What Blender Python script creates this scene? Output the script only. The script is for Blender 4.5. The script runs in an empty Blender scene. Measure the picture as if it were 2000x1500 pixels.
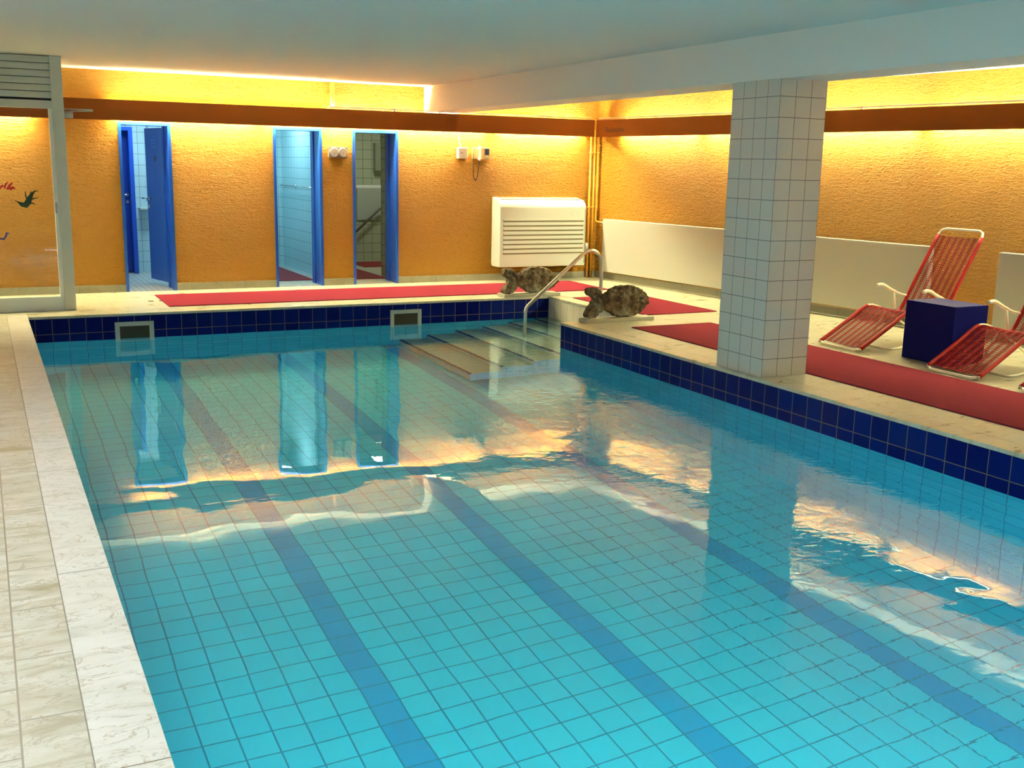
import bpy, bmesh, math, random
from mathutils import Vector, Matrix, noise
random.seed(7)
S = bpy.context.scene
COL = S.collection
T = 0.16                      # one pool tile, metres

# ------------------------------------------------------------------ camera
cd = bpy.data.cameras.new('camera'); cam = bpy.data.objects.new('camera', cd); COL.objects.link(cam)
Rv = Vector((0.8959845, -0.44365355, 0.01957806)); Uv = Vector((0.07219456, 0.18901756, 0.97931625)); Fv = Vector((0.43817772, 0.87603875, -0.20138618))
M = Matrix((Rv, Uv, -Fv)).transposed().to_4x4(); M.translation = Vector((-0.34185, -11.69371, 1.59462))
cam.matrix_world = M
cd.sensor_fit = 'HORIZONTAL'; cd.sensor_width = 36.0; cd.lens = 37.284; cd.clip_start = .05; cd.clip_end = 100
S.camera = cam

# ------------------------------------------------------------------ world, exposure
w = bpy.data.worlds.new('world'); S.world = w; w.use_nodes = True
w.node_tree.nodes['Background'].inputs[0].default_value = (.55, .75, 1, 1)
w.node_tree.nodes['Background'].inputs[1].default_value = .05
S.view_settings.view_transform = 'Standard'; S.view_settings.look = 'None'
S.view_settings.exposure = 0.0; S.view_settings.gamma = 1
S.cycles.use_denoising = True; S.cycles.use_light_tree = False
S.cycles.caustics_refractive = True; S.cycles.caustics_reflective = False
S.cycles.use_adaptive_sampling = True; S.cycles.adaptive_threshold = .08; S.cycles.adaptive_min_samples = 16
S.cycles.max_bounces = 8; S.cycles.diffuse_bounces = 3; S.cycles.glossy_bounces = 3
S.cycles.transmission_bounces = 6; S.cycles.transparent_max_bounces = 8
S.cycles.sample_clamp_indirect = 40.0
S.cycles.blur_glossy = 0.5

TUBE_POWER = 30.0      # W per metre of wall tube
DAY = (1.0, 0.975, 0.90)

# ------------------------------------------------------------------ large area lights (left walkway luminaire and daylight; overhead and underwater pool lamps are added fill)
def area(name, loc, sx, sy, power, col, rot=(0, 0, 0), spread=180):
    l = bpy.data.lights.new(name, 'AREA'); l.shape = 'RECTANGLE'; l.size = sx; l.size_y = sy
    l.energy = power; l.color = col; l.spread = math.radians(spread)
    o = bpy.data.objects.new(name, l); COL.objects.link(o); o.location = loc; o.rotation_euler = rot
    return o
area('ceiling_lamp_light', (-.62, -7.9, 2.38), .16, 6.4, 92, DAY)
area('ceiling_lamp_uplight', (-.62, -7.9, 2.43), .16, 6.4, 22, (1, .97, .85), (math.pi, 0, 0))
area('added_pool_fill_light', (1.9, -9.6, 2.50), 3.2, .16, 26, DAY)  # unseen fill added above the near pool to brighten its floor
for _x in (1.0, 2.9): area('added_underwater_fill_light', (_x, -11.80, -1.05), .34, .34, 110, (.95, 1, .95), (math.radians(78), 0, math.radians(8)), 130)  # unseen fill added below the surface to brighten the pool tiles
area('window_daylight', (-2.70, -7.36, 1.6), 1.5, 7.4, 45, (.78, .9, 1), (0, math.radians(-90), 0))


# ------------------------------------------------------------------ material helpers
def mat(name, col=(.8, .8, .8), rough=.5, metal=0, spec=.5, coat=0):
    m = bpy.data.materials.new(name); m.use_nodes = True
    b = m.node_tree.nodes['Principled BSDF']
    b.inputs['Base Color'].default_value = (*col, 1); b.inputs['Roughness'].default_value = rough
    b.inputs['Metallic'].default_value = metal; b.inputs['Specular IOR Level'].default_value = spec
    b.inputs['Coat Weight'].default_value = coat
    return m
class NT:
    def __init__(s, m): s.m = m; s.t = m.node_tree; s.b = s.t.nodes['Principled BSDF']
    def n(s, typ, **kw):
        x = s.t.nodes.new(typ)
        for k, v in kw.items(): setattr(x, k, v)
        return x
    def l(s, a, b): s.t.links.new(a, b)
    def math(s, op, a, b=None, c=None, clamp=False):
        x = s.n('ShaderNodeMath', operation=op); x.use_clamp = clamp
        for i, v in enumerate((a, b, c)):
            if v is None: continue
            if isinstance(v, (int, float)): x.inputs[i].default_value = v
            else: s.l(v, x.inputs[i])
        return x.outputs[0]
    def mix(s, f, a, b):
        x = s.n('ShaderNodeMix', data_type='RGBA')
        for sock, v in ((x.inputs[0], f), (x.inputs[6], a), (x.inputs[7], b)):
            if isinstance(v, (int, float)): sock.default_value = v
            elif isinstance(v, tuple): sock.default_value = (*v, 1) if len(v) == 3 else v
            else: s.l(v, sock)
        return x.outputs[2]
    def pos(s, obj=False):
        if obj: src = s.n('ShaderNodeTexCoord').outputs['Object']
        else: src = s.n('ShaderNodeNewGeometry').outputs['Position']
        sp = s.n('ShaderNodeSeparateXYZ'); s.l(src, sp.inputs[0]); return src, sp.outputs
    def scaled(s, src, v, rot=(0, 0, 0)):
        mp = s.n('ShaderNodeMapping'); s.l(src, mp.inputs[0]); mp.inputs['Scale'].default_value = v; mp.inputs['Rotation'].default_value = rot
        return mp.outputs[0]
    def noise(s, src, scale, detail=3, rough=.5, dist=0):
        x = s.n('ShaderNodeTexNoise'); s.l(src, x.inputs['Vector']); x.inputs['Scale'].default_value = scale
        x.inputs['Detail'].default_value = detail; x.inputs['Roughness'].default_value = rough; x.inputs['Distortion'].default_value = dist
        return x.outputs['Fac']
    def ramp(s, f, stops):
        x = s.n('ShaderNodeValToRGB'); s.l(f, x.inputs[0]); e = x.color_ramp.elements
        while len(e) < len(stops): e.new(.5)
        for i, (p, c) in enumerate(stops): e[i].position = p; e[i].color = (*c, 1)
        return x.outputs[0]
    def grout(s, sock, size, off, wid):
        """1 on a joint line of width wid every size metres"""
        a = s.math('DIVIDE', s.math('SUBTRACT', sock, off), size)
        f = s.math('ABSOLUTE', s.math('SUBTRACT', s.math('FRACT', a), .5))
        return s.math('GREATER_THAN', f, .5 - wid / size / 2)
    def cell(s, sock, size, off): return s.math('FLOOR', s.math('DIVIDE', s.math('SUBTRACT', sock, off), size))
    def rnd(s, *cells):
        c = s.n('ShaderNodeCombineXYZ')
        for i, v in enumerate(cells): s.l(v, c.inputs[i])
        x = s.n('ShaderNodeTexWhiteNoise', noise_dimensions='3D'); s.l(c.outputs[0], x.inputs['Vector']); return x.outputs['Value']
    def bump(s, h, strength, dist):
        x = s.n('ShaderNodeBump'); x.inputs['Strength'].default_value = strength; x.inputs['Distance'].default_value = dist
        s.l(h, x.inputs['Height']); s.l(x.outputs[0], s.b.inputs['Normal'])
    def color(s, c): s.l(c, s.b.inputs['Base Color'])

W = -1.67 * T      # water level

# orange rough plaster
MPLASTER = mat('orange_plaster', (.86, .38, .035), .65, spec=.2); k = NT(MPLASTER)
src, P = k.pos(); v = k.scaled(src, (6.5, 6.5, 27.0)); n1 = k.noise(v, 1.5, 4, .6, 1.1); v2 = k.scaled(src, (22, 22, 50)); n2 = k.noise(v2, 1.6, 3, .55, .6)
h = k.math('ADD', k.math('MULTIPLY', n1, 1.0), k.math('MULTIPLY', n2, .35)); k.bump(h, 1.0, .20)
k.color(k.mix(k.noise(src, 1.3, 3), (.88, .40, .036), (.92, .45, .048)))
MPELMET = mat('brown_board', (.30, .082, .012), .6, spec=.2); k = NT(MPELMET); src, P = k.pos()
k.color(k.mix(k.noise(k.scaled(src, (1, 1, 3)), 1.2, 4), (.20, .048, .003), (.27, .078, .007)))
MPAINT = mat('white_ceiling_paint', (.80, .745, .68), .8, spec=.2)
MBEAM = mat('beam_paint', (.88, .80, .71), .75, spec=.2)
MWHITE = mat('white_enamel', (.56, .60, .56), .35)
MRAD = mat('radiator_enamel', (.50, .50, .46), .42)
MPLASTIC = mat('cream_plastic', (.80, .76, .60), .4)
MFRAME = mat('grey_white_frame', (.58, .58, .46), .45)
MDARK = mat('dark_slot', (.03, .03, .035), .7)
MSTEEL = mat('steel', (.62, .60, .55), .28, 1)
MCHROME = mat('chrome', (.8, .8, .8), .15, 1)
MGREY = mat('grey_metal', (.45, .46, .45), .4, .3)
MBLUE = mat('blue_gloss_paint', (.012, .10, .62), .32, coat=.2)
MBOXB = mat('dark_blue_laminate', (.001, .005, .12), .5, spec=.1)
MRED = mat('red_cord', (.36, .006, .008), .6, spec=.3)
MCREAMTUBE = mat('cream_tube', (.86, .80, .62), .35)
MORPIPE = mat('orange_painted_pipe', (.88, .42, .05), .4)
MBLACK = mat('black', (.012, .012, .014), .5)
MINK = mat('dark_ink', (.05, .012, .006), .6)
MDIAL = mat('dial_white', (.92, .95, .95), .3)
MSKIM = mat('skimmer_frame', (.42, .47, .40), .4)
MMURK = mat('skimmer_inside', (.035, .035, .014), .5)

# stone decks
def stone(name, c1, c2, c3, sx, sy, ox, oy, gw, rough, stagger=.5, grime=.5, jointc=(.28, .25, .2)):
    m = mat(name, c1, rough, spec=.5); k = NT(m); src, P = k.pos()
    cx = k.cell(P[0], sx, ox)
    st = k.math('MULTIPLY', k.math('MODULO', k.math('ABSOLUTE', cx), 2), stagger * sy)
    yy = k.math('ADD', P[1], st)
    g = k.math('MAXIMUM', k.grout(P[0], sx, ox, gw), k.grout(yy, sy, oy, gw))
    cy = k.cell(yy, sy, oy); r = k.rnd(cx, cy)
    # veins per slab
    vv = k.n('ShaderNodeVectorMath', operation='ADD'); cmb = k.n('ShaderNodeCombineXYZ'); k.l(k.math('MULTIPLY', r, 7.0), cmb.inputs[2]); k.l(src, vv.inputs[0]); k.l(cmb.outputs[0], vv.inputs[1])
    n = k.noise(k.scaled(vv.outputs[0], (1.6, 5, 1), (0, 0, .25)), 2.2, 6, .62, .8)
    ve = k.ramp(n, [(.30, c3), (.47, c2), (.60, c1), (1, c1)])
    tone = k.mix(k.math('MULTIPLY', r, .35), ve, c2)
    d = k.noise(src, 3.1, 6, .65); dm = k.math('MULTIPLY', k.math('SMOOTH_MIN', k.math('MAXIMUM', k.math('SUBTRACT', d, .52), 0), 1, .1), grime * 4, clamp=True)
    tone = k.mix(dm, tone, c3)
    wv = k.noise(k.scaled(vv.outputs[0], (1.2, 2.2, 1), (0, 0, .5)), 3.2, 7, .6, 1.6); vn = k.math('LESS_THAN', k.math('ABSOLUTE', k.math('SUBTRACT', wv, .5)), .006 + grime * .012)
    tone = k.mix(k.math('MULTIPLY', vn, k.math('MULTIPLY', d, 1.5), clamp=True), tone, (.36, .33, .25))
    spk = k.math('GREATER_THAN', k.noise(k.scaled(src, (1, 1.6, 1)), 34, 3, .6), .66)
    tone = k.mix(k.math('MULTIPLY', spk, .35), tone, (.40, .40, .36))
    k.color(k.mix(g, tone, jointc)); k.bump(k.math('SUBTRACT', 1, g), .3, .002)
    k.l(k.math('ADD', k.math('MULTIPLY', n, .2), rough - .1), k.b.inputs['Roughness'])
    return m
MDECK = stone('left_deck_stone', (.58, .58, .52), (.50, .49, .41), (.34, .31, .20), 1.08 * T, 2.62 * T, .01 * T - 1.08 * T, -2.5 * T, .006, .42, .5, .55)
MCOP = stone('coping_stone', (.66, .66, .63), (.62, .62, .575), (.50, .50, .45), 50, 9.5 * T, -7, -8.4 * T, .005, .42, 0, .25)
MDECKR = stone('right_deck_stone', (.55, .54, .42), (.50, .48, .34), (.40, .35, .22), 3.2 * T, 6.0 * T, -1.3 * T, .4, .004, .30, .5, .3, (.45, .4, .3))
MBASE = stone('baseboard_stone', (.34, .32, .24), (.30, .28, .21), (.22, .20, .15), 4.1 * T, 4.1 * T, 0, 0, .004, .4, 0, .3, (.18, .16, .12))

# pool tiles
def pool_floor():
    m = mat('pool_floor_tile', (.1, .5, .6), .35); k = NT(m); src, P = k.pos()
    gx = k.grout(P[0], T, .5 * T, .0085); gy = k.grout(P[1], 1.045 * T, -47.59 * T, .0085); g = k.math('MAXIMUM', gx, gy)
    q = k.math('DIVIDE', k.math('SUBTRACT', P[0], 7.5 * T), 8 * T); fr = k.math('FRACT', q)
    st = k.math('LESS_THAN', fr, .125)
    r = k.rnd(k.cell(P[0], T, .5 * T), k.cell(P[1], 1.045 * T, -47.59 * T))
    light = k.mix(r, (.040, .68, .88), (.050, .72, .90)); dark = k.mix(r, (.018, .42, .74), (.022, .46, .78))
    k.color(k.mix(g, k.mix(st, light, dark), (.025, .30, .48))); return m
def pool_wall(axis):
    m = mat('pool_wall_tile_' + axis, (.1, .5, .6), .25); k = NT(m); src, P = k.pos()
    u = P[0] if axis == 'x' else P[1]; off = .5 * T if axis == 'x' else -29.41 * T
    top = -.17 * T
    gu = k.grout(u, T, off, .006); gz = k.grout(P[2], T, top, .006); g = k.math('MAXIMUM', gu, gz)
    dk = k.math('GREATER_THAN', P[2], W - .012)
    r = k.rnd(k.cell(u, T, off), k.cell(P[2], T, top))
    tone = k.mix(dk, k.mix(r, (.05, .45, .60), (.06, .50, .66)), k.mix(r, (.0015, .005, .10), (.0015, .012, .14)))
    gc = k.mix(dk, (.02, .2, .34), (.17, .13, .12)); k.color(k.mix(g, tone, gc))
    k.bump(k.math('SUBTRACT', 1, g), .2, .002)
    k.b.inputs['Roughness'].default_value = .22; k.b.inputs['Specular IOR Level'].default_value = .15
    return m
MPF = pool_floor(); MPWX = pool_wall('x'); MPWY = pool_wall('y')
def tiles(name, col, gc, ax, size, off, gw=.004, rough=.25, zoff=0, zsize=None, obj=False):
    m = mat(name, col, rough); k = NT(m); src, P = k.pos(obj)
    sp = k.n('ShaderNodeSeparateXYZ'); k.l(k.n('ShaderNodeTexCoord').outputs['Normal'] if obj else k.n('ShaderNodeNewGeometry').outputs['Normal'], sp.inputs[0]); NS = sp.outputs
    g = None
    for a, o in zip(ax, off):
        sz = (zsize or size) if a == 2 else size
        x = k.math('MULTIPLY', k.grout(P[a], sz, o, gw), k.math('LESS_THAN', k.math('ABSOLUTE', NS[a]), .5)); g = x if g is None else k.math('MAXIMUM', g, x)
    k.color(k.mix(g, col, gc)); k.bump(k.math('SUBTRACT', 1, g), .3, .002); return m
MNICHE = tiles('niche_tile', (.70, .66, .52), (.2, .18, .14), (1,), T * .99, (0,))
MSTEP = tiles('step_tile', (.34, .52, .50), (.06, .16, .2), (1,), T, (0,), .004, .4)
MNOSE = mat('step_nosing', (.01, .045, .16), .4)

# ------------------------------------------------------------------ mesh helpers
class MB:
    def __init__(s): s.bm = bmesh.new(); s.mi = 0; s.smooth = False
    def v(s, *p): return s.bm.verts.new(p)
    def face(s, pts):
        f = s.bm.faces.new([s.bm.verts.new(p) for p in pts]); f.material_index = s.mi; f.smooth = s.smooth; return f
    def box(s, x0, x1, y0, y1, z0, z1, mtx=None, bev=0):
        x0, x1 = sorted((x0, x1)); y0, y1 = sorted((y0, y1)); z0, z1 = sorted((z0, z1))
        r = bmesh.ops.create_cube(s.bm, size=1)['verts']
        for v in r:
            v.co = Vector((x0 + (v.co.x + .5) * (x1 - x0), y0 + (v.co.y + .5) * (y1 - y0), z0 + (v.co.z + .5) * (z1 - z0)))
        fs = set(f for v in r for f in v.link_faces)
        for f in fs: f.material_index = s.mi
        if bev:
            es = set(e for v in r for e in v.link_edges)
            o = bmesh.ops.bevel(s.bm, geom=list(es), offset=bev, segments=2, affect='EDGES', profile=.5)
            r = list(set(v for f in o['faces'] for v in f.verts) | set(v for v in r if v.is_valid))
            for f in o['faces']: f.material_index = s.mi
        if mtx is not None:
            for v in r: v.co = mtx @ v.co
        return s
    def tube(s, pts, r, seg=10, cap=True, closed=False):
        pts = [Vector(p) for p in pts]; rings = []; n = len(pts); up = None
        for i, p in enumerate(pts):
            if closed: t = (pts[(i + 1) % n] - pts[i - 1]).normalized()
            else: t = (pts[min(i + 1, n - 1)] - pts[max(i - 1, 0)]).normalized()
            if up is None: up = t.orthogonal().normalized()
            up = (up - t * up.dot(t)).normalized(); b = t.cross(up)
            rr = r[i] if isinstance(r, (list, tuple)) else r
            rings.append([s.bm.verts.new(p + (up * math.cos(a) + b * math.sin(a)) * rr) for a in [2 * math.pi * j / seg for j in range(seg)]])
        m = n if closed else n - 1
        for i in range(m):
            A, B = rings[i], rings[(i + 1) % n]
            for j in range(seg):
                f = s.bm.faces.new((A[j], A[(j + 1) % seg], B[(j + 1) % seg], B[j])); f.smooth = True; f.material_index = s.mi
        if cap and not closed:
            for q in (rings[0][::-1], rings[-1]):
                f = s.bm.faces.new(q); f.material_index = s.mi
        return s
    def disc(s, c, r, axis, th, seg=24):
        a = Vector(axis).normalized(); c = Vector(c); s.tube([c, c + a * th], r, seg); return s
    def build(s, name, mats, parent=None, mtx=None):
        me = bpy.data.meshes.new(name); bmesh.ops.recalc_face_normals(s.bm, faces=s.bm.faces); s.bm.to_mesh(me); s.bm.free()
        for m in (mats if isinstance(mats, (list, tuple)) else [mats]): me.materials.append(m)
        o = bpy.data.objects.new(name, me); COL.objects.link(o)
        if parent: o.parent = parent
        if mtx is not None: o.matrix_local = mtx
        return o
def smooth_path(pts, n=6, r=None):
    """Catmull-Rom through the points"""
    P = [Vector(p) for p in pts]; P = [P[0] * 2 - P[1]] + P + [P[-1] * 2 - P[-2]]; out = []
    for i in range(1, len(P) - 2):
        for j in range(n):
            t = j / n; a, b, c, d = P[i - 1:i + 3]
            out.append(.5 * ((2 * b) + (-a + c) * t + (2 * a - 5 * b + 4 * c - d) * t * t + (-a + 3 * b - 3 * c + d) * t ** 3))
    out.append(P[-2]); return out
def fillet(pts, r, n=5):
    P = [Vector(p) for p in pts]; out = [P[0]]
    for i in range(1, len(P) - 1):
        a, b, c = P[i - 1:i + 2]; u = (a - b); v = (c - b); q = min(r, u.length * .45, v.length * .45)
        s0 = b + u.normalized() * q; e0 = b + v.normalized() * q
        for j in range(n + 1):
            t = j / n; out.append((1 - t) ** 2 * s0 + 2 * t * (1 - t) * b + t * t * e0)
    out.append(P[-1]); return out
def thing(name, label, cat, loc=(0, 0, 0), rz=0, group=None):
    o = bpy.data.objects.new(name, None); o.empty_display_size = .1; COL.objects.link(o); o.location = loc; o.rotation_euler = (0, 0, rz)
    return tag(o, label, cat, group)
def tag(o, label, cat, group=None, kind=None):
    o['label'] = label; o['category'] = cat
    if group: o['group'] = group
    if kind: o['kind'] = kind
    return o
def struct(o, label=None):
    o['kind'] = 'structure'
    if label: o['label'] = label
    return o
def txt(body, size, m, name, extrude=.0006):
    c = bpy.data.curves.new(name, 'FONT'); c.body = body; c.size = size; c.extrude = extrude; c.align_x = 'LEFT'; c.align_y = 'BOTTOM'
    o = bpy.data.objects.new(name + '_tmp', c); COL.objects.link(o); bpy.context.view_layer.update()
    me = bpy.data.meshes.new_from_object(o.evaluated_get(bpy.context.evaluated_depsgraph_get())); bpy.data.objects.remove(o)
    me.name = name; me.materials.clear(); me.materials.append(m)
    q = bpy.data.objects.new(name, me); COL.objects.link(q); return q

# ------------------------------------------------------------------ key dimensions (metres)
XL = .05 * T; XR = 31.47 * T; XN = 37.5 * T; YF = 0.0; YJ = -12.9 * T; YNEAR = -74 * T
YB = 12 * T; ZC = 16.25 * T; ZP0 = 12.66 * T; ZP1 = 14.12 * T; ZB = 14.2 * T; COPT = .17 * T
XLW = -17 * T; YNW = -88 * T
AW = .1139; CORN = Vector((48.72 * T, YB, 0))
WD = Vector((math.sin(AW), -math.cos(AW), 0)); WN = Vector((-math.cos(AW), -math.sin(AW), 0))
# matrix of the right wall: local x = along the wall towards the camera, local y = out into the room, z up
WM = Matrix((WD, WN, Vector((0, 0, 1)))).transposed().to_4x4(); WM.translation = CORN
WLEN = 101 * T

# ------------------------------------------------------------------ pool basin
b = MB()
zt = -COPT; z0 = W - 7.85 * T; z1 = W - 9.95 * T; ys = -36 * T
yj = YJ
b.mi = 0
b.face([(XL, YF, z0), (XN, YF, z0), (XN, ys, z1), (XL, ys, z1)]); b.face([(XL, ys, z1), (XN, ys, z1), (XN, YNEAR, z1), (XL, YNEAR, z1)])
b.mi = 1
b.face([(XL, YF, z1), (XN, YF, z1), (XN, YF, zt), (XL, YF, zt)]); b.face([(XL, YNEAR, z1), (XR, YNEAR, z1), (XR, YNEAR, zt), (XL, YNEAR, zt)])
b.face([(XR, yj, z1), (XN, yj, z1), (XN, yj, zt), (XR, yj, zt)])
b.mi = 2
b.face([(XL, YF, z1), (XL, YNEAR, z1), (XL, YNEAR, zt), (XL, YF, zt)]); b.face([(XR, yj, z1), (XR, YNEAR, z1), (XR, YNEAR, zt), (XR, yj, zt)])
b.mi = 3
b.face([(XN, YF, z1), (XN, yj, z1), (XN, yj, zt), (XN, YF, zt)])
struct(b.build('wall_pool', [MPF, MPWX, MPWY, MNICHE]), 'tiled pool basin with dark blue waterline band')
# steps: full-width treads descending to the left between the far wall and the niche jog
b = MB(); edges = [36.2, 34.0, 31.75, 29.5, 27.25, 25.0]; deps = [.42, 1.6, 2.75, 3.9, 5.05, 6.2]; pe = 37.5
for i, (e, d) in enumerate(zip(edges, deps)):
    x0 = e * T; x1 = pe * T - (.001 if i else .0); zz = W - d * T
    b.mi = 0; b.box(x0, XN - .001, yj + .002, YF - .002, zz - 1.15 * T if i < 5 else z0 - .02, zz)
    b.mi = 1; b.box(x0 - .004, x0 + .028, yj + .003, YF - .003, zz - .03, zz + .003)
    pe = e
b.bm.normal_update()
for f in b.bm.faces:
    if f.material_index == 0 and f.normal.y < -.9: f.material_index = 2
struct(b.build('steps_pool', [MSTEP, MNOSE, MPWX]), 'broad tiled steps down into the water with dark nosings')

# ------------------------------------------------------------------ water surface (real ripples)
MWATER = bpy.data.materials.new('water'); MWATER.use_nodes = True; nt = MWATER.node_tree; nt.nodes.remove(nt.nodes['Principled BSDF'])
gl = nt.nodes.new('ShaderNodeBsdfGlass'); gl.inputs['IOR'].default_value = 1.333; gl.inputs['Roughness'].default_value = 0; gl.inputs['Color'].default_value = (.93, 1, 1, 1)
nt.links.new(gl.outputs[0], nt.nodes['Material Output'].inputs[0])
gp = nt.nodes.new('ShaderNodeNewGeometry'); sp = nt.nodes.new('ShaderNodeSeparateXYZ'); nt.links.new(gp.outputs['Position'], sp.inputs[0])
mp = nt.nodes.new('ShaderNodeMapping'); mp.inputs['Scale'].default_value = (1, 1.5, 1); mp.inputs['Rotation'].default_value = (0, 0, .5); nt.links.new(gp.outputs['Position'], mp.inputs[0])
nz = nt.nodes.new('ShaderNodeTexNoise'); nz.inputs['Scale'].default_value = 9; nz.inputs['Detail'].default_value = 2.5; nz.inputs['Roughness'].default_value = .55; nt.links.new(mp.outputs[0], nz.inputs['Vector'])
lo = nt.nodes.new('ShaderNodeTexNoise'); lo.inputs['Scale'].default_value = .55; lo.inputs['Detail'].default_value = 1; nt.links.new(gp.outputs['Position'], lo.inputs['Vector'])
def _m(op, a, b, cl=False):
    x = nt.nodes.new('ShaderNodeMath'); x.operation = op; x.use_clamp = cl
    for i, v in enumerate((a, b)):
        if isinstance(v, (int, float)): x.inputs[i].default_value = v
        else: nt.links.new(v, x.inputs[i])
    return x.outputs[0]
# livelier water towards the right-hand side, almost still at the left
mk = _m('MULTIPLY', _m('MULTIPLY', _m('SUBTRACT', sp.outputs[0], 2.0), .42, True), _m('MULTIPLY', _m('SUBTRACT', lo.outputs['Fac'], .30), 3.2, True), True)
hh = _m('MULTIPLY', nz.outputs['Fac'], _m('ADD', mk, .03))
bp = nt.nodes.new('ShaderNodeBump'); bp.inputs['Strength'].default_value = 1; bp.inputs['Distance'].default_value = .0026; nt.links.new(hh, bp.inputs['Height']); nt.links.new(bp.outputs[0], gl.inputs['Normal'])
def ripple(x, y):
    p = Vector((x, y, 0))
    h = .0026 * noise.noise(Vector((x * 1.5 + y * .2, y * 1.1, 3.1))) + .0013 * noise.noise(Vector((x * 3.1, y * 2.7 + 5, 1.7)))
    a = min(1, max(.12, (x - 2.2) / 3.2 + max(0, (-y - 6) * .05)))
    h += a * .0006 * noise.noise(Vector((x * 9, y * 8, .3))) + a * .0003 * noise.noise(Vector((x * 19, y * 17, 9.3)))
    return h
b = MB()
def grid(x0, x1, y0, y1, st):
    nx = max(2, int(round((x1 - x0) / st))); ny = max(2, int(round((y1 - y0) / st)))
    V = [[b.bm.verts.new((x0 + (x1 - x0) * i / nx, y0 + (y1 - y0) * j / ny, W + ripple(x0 + (x1 - x0) * i / nx, y0 + (y1 - y0) * j / ny))) for j in range(ny + 1)] for i in range(nx + 1)]
    for i in range(nx):
        for j in range(ny):
            f = b.bm.faces.new((V[i][j], V[i + 1][j], V[i + 1][j + 1], V[i][j + 1])); f.smooth = True
g_ = .0015
grid(XL + g_, XR - g_, YNEAR + g_, YF - g_, .03); grid(XR - g_, XN - g_, YJ + g_, YF - g_, .03)
bmesh.ops.remove_doubles(b.bm, verts=b.bm.verts, dist=.0001)
for f in b.bm.faces:
    f.normal_update()
wat = MB.build(b, 'pool_water', MWATER)
me = wat.data
if me.polygons[0].normal.z < 0: me.flip_normals()
tag(wat, 'clear calm turquoise pool water reflecting the orange wall and doors', 'water', kind='stuff')

# ------------------------------------------------------------------ decks and coping
b = MB(); th = .5
oc = -1.07 * T
b.mi = 0; b.box(XLW, oc, YNW, 0, -th, 0)
b.mi = 1; b.box(XLW, XR + .0 * T + 20 * T + 4, 1.35 * T, YB + .4, -th, 0)
b.box(XN + 1.15 * T, 60 * T, YJ - 1.15 * T, 1.35 * T, -th, 0)
b.box(XR + 1.15 * T, 60 * T, YNW, YJ - 1.15 * T, -th, 0)
b.box(oc, XR + 1.15 * T, YNW, YNEAR - 1.15 * T, -th, 0)
b.box(XLW, oc, 0, 1.35 * T, -th, 0)
struct(b.build('floor', [MDECK, MDECKR]))
# coping slabs, overhanging the tiled wall a little
b = MB(); ov = .08 * T; e = .0005
def slab(x0, x1, y0, y1): b.box(x0 + e, x1 - e, y0 + e, y1 - e, -COPT, 0, bev=.003)
def rowx(x0, x1, y0, y1, L=9.5 * T):
    x = x0
    while x < x1 - .01: slab(x, min(x + L, x1), y0, y1); x += L
def rowy(x0, x1, ya, yb_, first, L=9.5 * T):
    ys_ = [ya]; y = first
    while y > yb_ + .05: ys_.append(y); y -= L
    ys_.append(yb_)
    for a, c in zip(ys_, ys_[1:]): slab(x0, x1, c, a)
b.mi = 0
rowy(oc, XL + ov, 1.35 * T, YNEAR - 1.15 * T, -8.4 * T)
b.mi = 1
rowx(XL + ov, XN + 1.15 * T, YF - ov, 1.35 * T, 9.5 * T)
rowy(XN - ov, XN + 1.15 * T, YF - ov, YJ - 1.15 * T, -7 * T)
rowx(XR - ov, XN - ov, YJ - 1.15 * T, YJ + ov, 9.5 * T)
rowy(XR - ov, XR + 1.15 * T, YJ - 1.15 * T, YNEAR - 1.15 * T, -21 * T)
rowx(XL + ov, XR - ov, YNEAR - 1.15 * T, YNEAR + ov)
struct(b.build('trim_1', [MCOP, MDECKR]), 'pale stone coping around the pool')

# ------------------------------------------------------------------ room shell
DO = [(7.45, 11.2), (18.95, 22.9), (25.45, 29.4)]; DH = 12.62; RV = 2.3     # door openings in the far wall
b = MB(); x = XLW / T
for (a, c) in DO + [(54, 54)]:
    b.box(x * T, a * T, YB, YB + RV * T, 0, ZC)
    if a < 54: b.box(a * T, c * T, YB, YB + RV * T, DH * T, ZC)
    x = c
struct(b.build('wall_back', MPLASTER))
b = MB(); b.box(0, WLEN, -.25, 0, 0, ZC); o = b.build('wall_right', MPLASTER); o.matrix_world = WM; struct(o)
WIN = [(-68 * T, -30 * T)]
b = MB(); b.box(XLW - .2, XLW, YNW, YB + RV * T, 0, .75); b.box(XLW - .2, XLW, YNW, YB + RV * T, 2.4, ZC)
b.box(XLW - .2, XLW, YNW, -70 * T, .75, 2.4); b.box(XLW - .2, XLW, -22 * T, YB + RV * T, .75, 2.4)
struct(b.build('wall_left', MPAINT))
b = MB(); b.box(XLW - .2, 60 * T, YNW - .2, YNW, 0, .6); b.box(XLW - .2, 60 * T, YNW - .2, YNW, 2.4, ZC); b.box(XLW - .2, -6 * T, YNW - .2, YNW, .6, 2.4); b.box(36 * T, 60 * T, YNW - .2, YNW, .6, 2.4)
struct(b.build('wall_near', mat('dark_near_wall', (.30, .28, .25), .8)))
b = MB(); b.box(XLW - .2, 64 * T, YNW - .2, YB + .9 * T, ZC, ZC + .2); struct(b.build('ceiling', MPAINT))
# beam along the pool's right edge
XB0 = 31.7 * T; XB1 = 34.5 * T
b = MB(); b.box(XB0, XB1, YNW, YB, ZB, ZC); struct(b.build('beam', MBEAM), 'white painted ceiling beam above the tiled pillar')
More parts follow.
